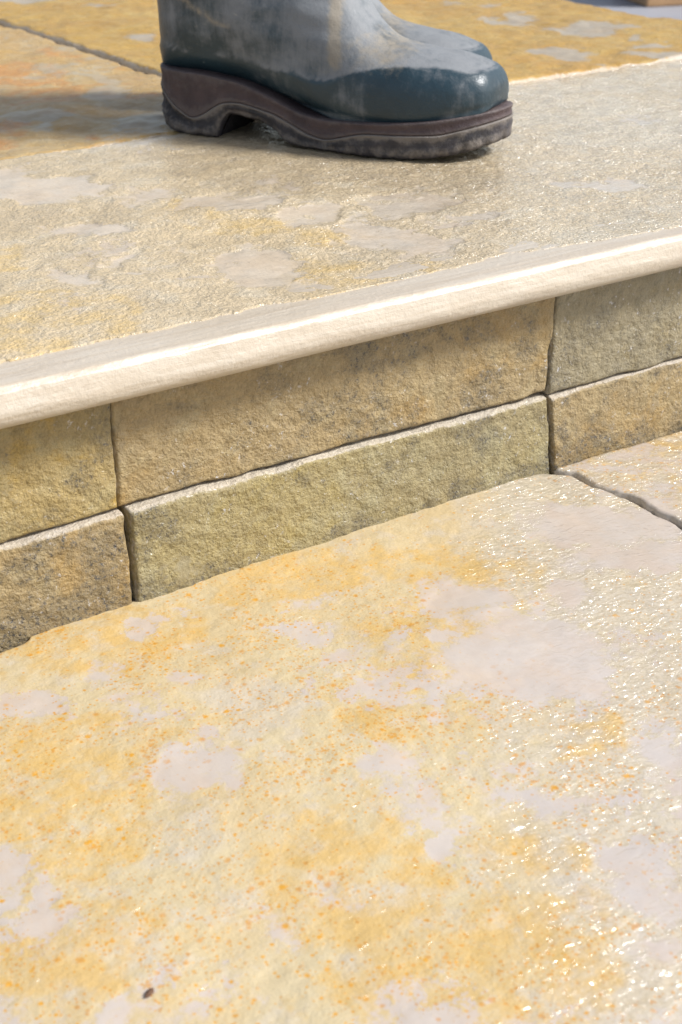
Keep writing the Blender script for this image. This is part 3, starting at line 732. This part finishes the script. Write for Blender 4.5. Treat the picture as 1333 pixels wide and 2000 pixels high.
def make_boot(name, label, parent_group, heel, ang, side):
    """heel: world xy of the back of the heel; ang: heading of the toe; side: +1 right foot, -1 left foot"""
    root = tag(empty(name, (heel[0], heel[1], HT + 0.0012)), label, 'boot', parent_group)
    root.rotation_euler.z = ang
    K = catmull(KEYS, 9)
    m = 96
    ph = np.linspace(0, 2 * math.pi, m, endpoint=False)
    nS = len(K)
    bu, bh, tu, thh, w, vm = [K[:, i][:, None] for i in range(6)]
    v = 0.5 - 0.5 * np.cos(ph)[None, :] * np.ones((nS, 1))            # 0 bottom .. 1 top
    sgn = np.where(ph < math.pi, 1.0, -1.0)[None, :]
    foot = sstep(14 * 9 * 0.72, 8 * 9 * 0.72, np.arange(nS, dtype=float))[:, None]
    q = np.where(v < vm, (vm - v) / vm, (v - vm) / (1 - vm))
    ex = np.where(v < vm, 2.0 + 1.2 * foot, 2.0 + 0.35 * foot)
    ww = w * (1 - np.clip(q, 0, 1) ** ex) ** (1 / ex)
    # a boxier bottom on the foot, where the upper meets the sole
    ww = np.where((v < vm), np.maximum(ww, w * 0.93 * foot * (1 - sstep(0.0, 0.02, 0.012 - v) * 0.0) * np.clip(np.sin(ph) ** 2 * 14, 0, 1) ** 0.5), ww)
    U = bu * (1 - v) + tu * v
    Hh = bh * (1 - v) + thh * v
    Wd = ww * sgn
    # the outer side of the foot bows out ahead of the arch
    bow = 0.004 * np.exp(-((U - 0.24) / 0.07) ** 2)
    Wd = Wd - side * bow * np.clip(Hh * 0 + 1, 0, 1)
    fh = np.interp(U, FOX_U, FOX_H) + 0.0015 * fbm(U * 30, Wd * 30, 171, 2)
    fox = sstep(0.0022, -0.0012, Hh - fh)
    cu, ch = bu * 0.5 + tu * 0.5, bh * 0.5 + thh * 0.5
    nu, nh, nw = U - cu, Hh - ch, Wd
    nl = np.sqrt(nu ** 2 + nh ** 2 + nw ** 2) + 1e-6
    # rubber toe and heel foxing stands proud; creases at the ankle; back seam rib
    off = 0.0017 * fox
    crease = np.exp(-((U - 0.15) / 0.05) ** 2) * sstep(0.09, 0.15, Hh)
    off = off + 0.0016 * fbm(U * 18 + Hh * 30, Hh * 26 - U * 10 + sgn * 3, 173, 3) * (1 - fox) + 0.0020 * crease * np.sin(Hh * 190 + U * 70 + 2.0 * fbm(U * 20, Hh * 20, 177, 2))
    off = off + 0.0022 * sstep(0.0095, 0.0075, np.abs(Wd)) * sstep(0.03, 0.0, U - 0.012) * sstep(0.06, 0.10, Hh)
    seam = sstep(0.0022, 0.0010, np.abs(U - (0.030 + 0.03 * (Hh - 0.1)))) * sstep(0.078, 0.086, Hh)
    off = off + 0.0010 * seam
    U = U + nu / nl * off; Hh = Hh + nh / nl * off; Wd = Wd + nw / nl * off
    ridge = sstep(0.0022, 0.0002, np.abs(Hh - fh))
    dust = 0.55 * (1 - fox) + 0.10 * fox + 0.30 * sstep(0.12, 0.20, U) * (1 - fox) - 0.25 * sstep(0.10, 0.0, U) * sstep(0.16, 0.06, Hh) + 0.6 * ridge + 0.35 * seam - 0.25 * np.exp(-((U - 0.06) / 0.03) ** 2) * sstep(0.15, 0.09, Hh)
    streak = np.exp(-((U - (0.199 + 0.12 * (0.12 - Hh))) / 0.0065) ** 2) * sstep(0.066, 0.085, Hh) * 1.1
    streak = np.maximum(streak, 0.8 * np.exp(-((U - 0.02 - 2.1 * (0.136 - Hh)) / 0.010) ** 2) * sstep(0.095, 0.105, Hh) * sstep(0.165, 0.14, Hh))
    mud = streak + 0.75 * np.exp(-(((U - 0.245) / 0.035) ** 2 + ((Hh - 0.092) / 0.02) ** 2))
    verts = np.stack([U, Wd, Hh], -1).reshape(-1, 3)
    i = np.arange(nS - 1)[:, None]; j = np.arange(m)[None, :]
    f = np.stack([i * m + j, (i + 1) * m + j, (i + 1) * m + (j + 1) % m, i * m + (j + 1) % m], -1).reshape(-1, 4)
    up = make_mesh('upper', verts, f, M['rubber'], root, dict(dust=dust.ravel(), mud=mud.ravel()), loops=[list(range(m))])
    so = up.modifiers.new('thickness', 'SOLIDIFY'); so.thickness = 0.003; so.offset = -1
    # --- sole: outline of the footprint
    uu = L * (0.5 - 0.5 * np.cos(np.linspace(0, math.pi, 130)))
    wv = np.interp(uu, FW_U, FW_W)
    for _ in range(3):
        wv[1:-1] = 0.25 * wv[:-2] + 0.5 * wv[1:-1] + 0.25 * wv[2:]
    cl = -side * 0.004 * np.exp(-((uu - 0.24) / 0.07) ** 2)
    ou = np.concatenate([uu, uu[-2:0:-1]]); ow = np.concatenate([cl + wv, (cl - wv)[-2:0:-1]])
    n = len(ou)
    TOP_U = [0, .03, .06, .10, .135, .165, .19, .22, .26, .30, .33, L]
    TOP_H = [.060, .059, .058, .053, .042, .031, .028, .029, .031, .035, .040, .044]
    MID_U = [0, .015, .03, .048, .062, .08, .10, .14, .175, .196, .21, .235, .27, .305, .325, L]
    MID_H = [.047, .038, .026, .0165, .022, .034, .036, .028, .014, .011, .015, .0215, .0225, .024, .029, .036]
    BOT_U = [0, .006, .015, .03, .074, .079, .086, .12, .138, .150, .160, .27, .30, .325, L]
    BOT_H = [.014, .007, .002, 0, 0, .012, .023, .019, .011, .002, 0, 0, .0025, .0070, .015]
    ht = np.interp(ou, TOP_U, TOP_H); hm = np.interp(ou, MID_U, MID_H); hb = np.interp(ou, BOT_U, BOT_H)
    for a in (ht, hm):
        for _ in range(4):
            a[:] = 0.25 * np.roll(a, 1) + 0.5 * a + 0.25 * np.roll(a, -1)
    tg = np.stack([np.roll(ou, -1) - np.roll(ou, 1), np.roll(ow, -1) - np.roll(ow, 1)], -1)
    tg /= np.linalg.norm(tg, axis=1)[:, None] + 1e-9
    nrm = np.stack([tg[:, 1], -tg[:, 0]], -1)
    if (nrm[:, 1] * ow).sum() < 0:
        nrm = -nrm

    def rings(name, levels, mat, dustf, close_top, close_bot):
        vs, ds = [], []
        for li_, (h, o_) in enumerate(levels):
            vs.append(np.stack([ou + nrm[:, 0] * o_, ow + nrm[:, 1] * o_, h], -1)); ds.append(np.full(n, dustf[li_]) if isinstance(dustf, list) else np.full(n, dustf))
        V = np.concatenate(vs)
        a = np.arange(n)
        F = []
        for k in range(len(levels) - 1):
            F.append(np.stack([k * n + a, (k + 1) * n + a, (k + 1) * n + np.roll(a, -1), k * n + np.roll(a, -1)], -1))
        # caps: strips across the footprint
        half = len(uu)
        for k, on in ((0, close_top), (len(levels) - 1, close_bot)):
            if on:
                l = np.arange(1, half - 2)
                F.append(np.stack([k * n + l, k * n + l + 1, k * n + (n - l - 1), k * n + (n - l)], -1))
                F.append(np.array([[k * n, k * n + 1, k * n + n - 1, k * n + n - 1]])) if False else None
        F = [x for x in F if x is not None]
        o = make_mesh(name, V, np.concatenate(F), mat, root, dict(dust=np.concatenate(ds)))
        es = o.modifiers.new('weighted', 'WEIGHTED_NORMAL')
        return o

    lip = 0.0022
    rings('sole', [(ht + 0.001, -0.004), (ht + 0.0006, lip - 0.0008), (ht - 0.0006, lip), (ht * 0.75 + hm * 0.25, lip - 0.0004), (ht * 0.5 + hm * 0.5, lip - 0.0012), (ht * 0.25 + hm * 0.75, lip - 0.0008), (hm + 0.001, lip - 0.0002), (hm - 0.0010, lip - 0.0008), (hm - 0.0012, -0.006)],
          M['midsole'], [0.3, 0.7, 0.5, 0.1, 0.0, 0.1, 0.9, 1.1, 0.5], True, True)
    lug = 0.0016 * (np.sin(np.cumsum(np.hypot(np.diff(ou, append=ou[0]), np.diff(ow, append=ow[0]))) * 2 * math.pi / 0.021) > 0.55)
    cle = 0.0022 * fbm(ou * 220, ow * 220, 181, 2) * sstep(0.058, 0.045, ou)
    lev = [(hm - 0.0005, -0.004), (hm - 0.0009, lip + 0.0004), (hm - 0.0022, lip + 0.0006)]
    for t_ in (0.2, 0.34, 0.48, 0.62):
        rec = -0.0030 * sstep(0.055, 0.045, ou) * (1.0 if t_ < 0.6 else 0.3)
        c2 = 0.0050 * (np.abs(np.sin(np.cumsum(np.hypot(np.diff(ou, append=ou[0]), np.diff(ow, append=ow[0]))) * math.pi / 0.0075 + t_ * 11)) - 0.5) * sstep(0.062, 0.045, ou)
        lev.append((hm * (1 - t_) + hb * t_, lip + rec + c2 + 0.0008 * fbm(ou * 80, ow * 80 + t_ * 30, 185, 3) - 0.0008 * t_))
    lev += [(hm * 0.22 + hb * 0.78, lip - 0.0002 - lug), (hb + 0.0015, lip - 0.0012 - lug), (hb, lip - 0.004 - lug), (hb, -0.010)]
    # keep the arch recess deep: pull the lowest rings in where the bottom is raised
    arch = sstep(0.004, 0.016, hb) * sstep(0.07, 0.085, ou) * sstep(0.15, 0.135, ou)
    lev = [(h, o_ - 0.002 * arch if i > 5 else o_) for i, (h, o_) in enumerate(lev)]
    rings('outsole', lev, M['outsole'], [0.5, 1.0, 0.9, 0.5, 0.1, 0.1, 0.4, 0.5, 0.2, 0.0, 0.0], True, True)
    return root


A0 = math.atan2(-0.85, 0.53)
make_boot('wellington_boot', 'dusty blue green wellington boot in front, whole toe and brown sole in view', 'pair of wellington boots worn on the upper paving', (0.236, 0.545), A0, 1)
A1 = A0 - 0.04
tip = (0.236 + 0.30 * math.cos(A0) + 0.050, 0.545 + 0.30 * math.sin(A0) + 0.088)
make_boot('wellington_boot', 'wellington boot behind the front one, only its shiny toe showing', 'pair of wellington boots worn on the upper paving', (tip[0] - 0.30 * math.cos(A1), tip[1] - 0.30 * math.sin(A1)), A1, -1)

# ------------------------------------------------------------------ far things
bxr = tag(empty('box', (2.355, 1.96, -0.032)), 'blurred brown box on the grey floor beyond the paving, top right corner', 'box')
bxr.rotation_euler.z = math.radians(-20)
box_mesh('carton', -0.155, 0.155, -0.10, 0.10, 0.0, 0.24, M['brown'], bxr)
box_mesh('lid', -0.160, 0.160, -0.105, 0.105, 0.2405, 0.265, M['brown'], bxr)

chip_v = []
for i_ in range(4):
    for j_ in range(6):
        a_ = j_ * math.pi / 3; t_ = (0.35, 1.0, 0.9, 0.3)[i_]
        chip_v.append((0.0032 * t_ * math.cos(a_) * (1 + 0.3 * math.sin(j_ * 2.3)), 0.0018 * t_ * math.sin(a_), 0.0006 + 0.0006 * i_))
chip_f = [(r * 6 + k, r * 6 + (k + 1) % 6, (r + 1) * 6 + (k + 1) % 6, (r + 1) * 6 + k) for r in range(3) for k in range(6)]
M['chip'] = plain('dark_chip', (104, 72, 48), (84, 60, 44), 400, 0.8, 0.0, 0.8)
chip = make_mesh('stone_chip', chip_v, chip_f, M['chip'], None, smooth=False, loops=[[18 + k for k in range(6)], [5 - k for k in range(6)]])
chip.location = (-0.2356, -0.3318, float(low_relief(np.array([-0.2356]), np.array([-0.3318]))[0]) - 0.0004)
chip.rotation_euler.z = 0.5
tag(chip, 'tiny dark brown chip lying on the large pale paving slab in front', 'stone chip')
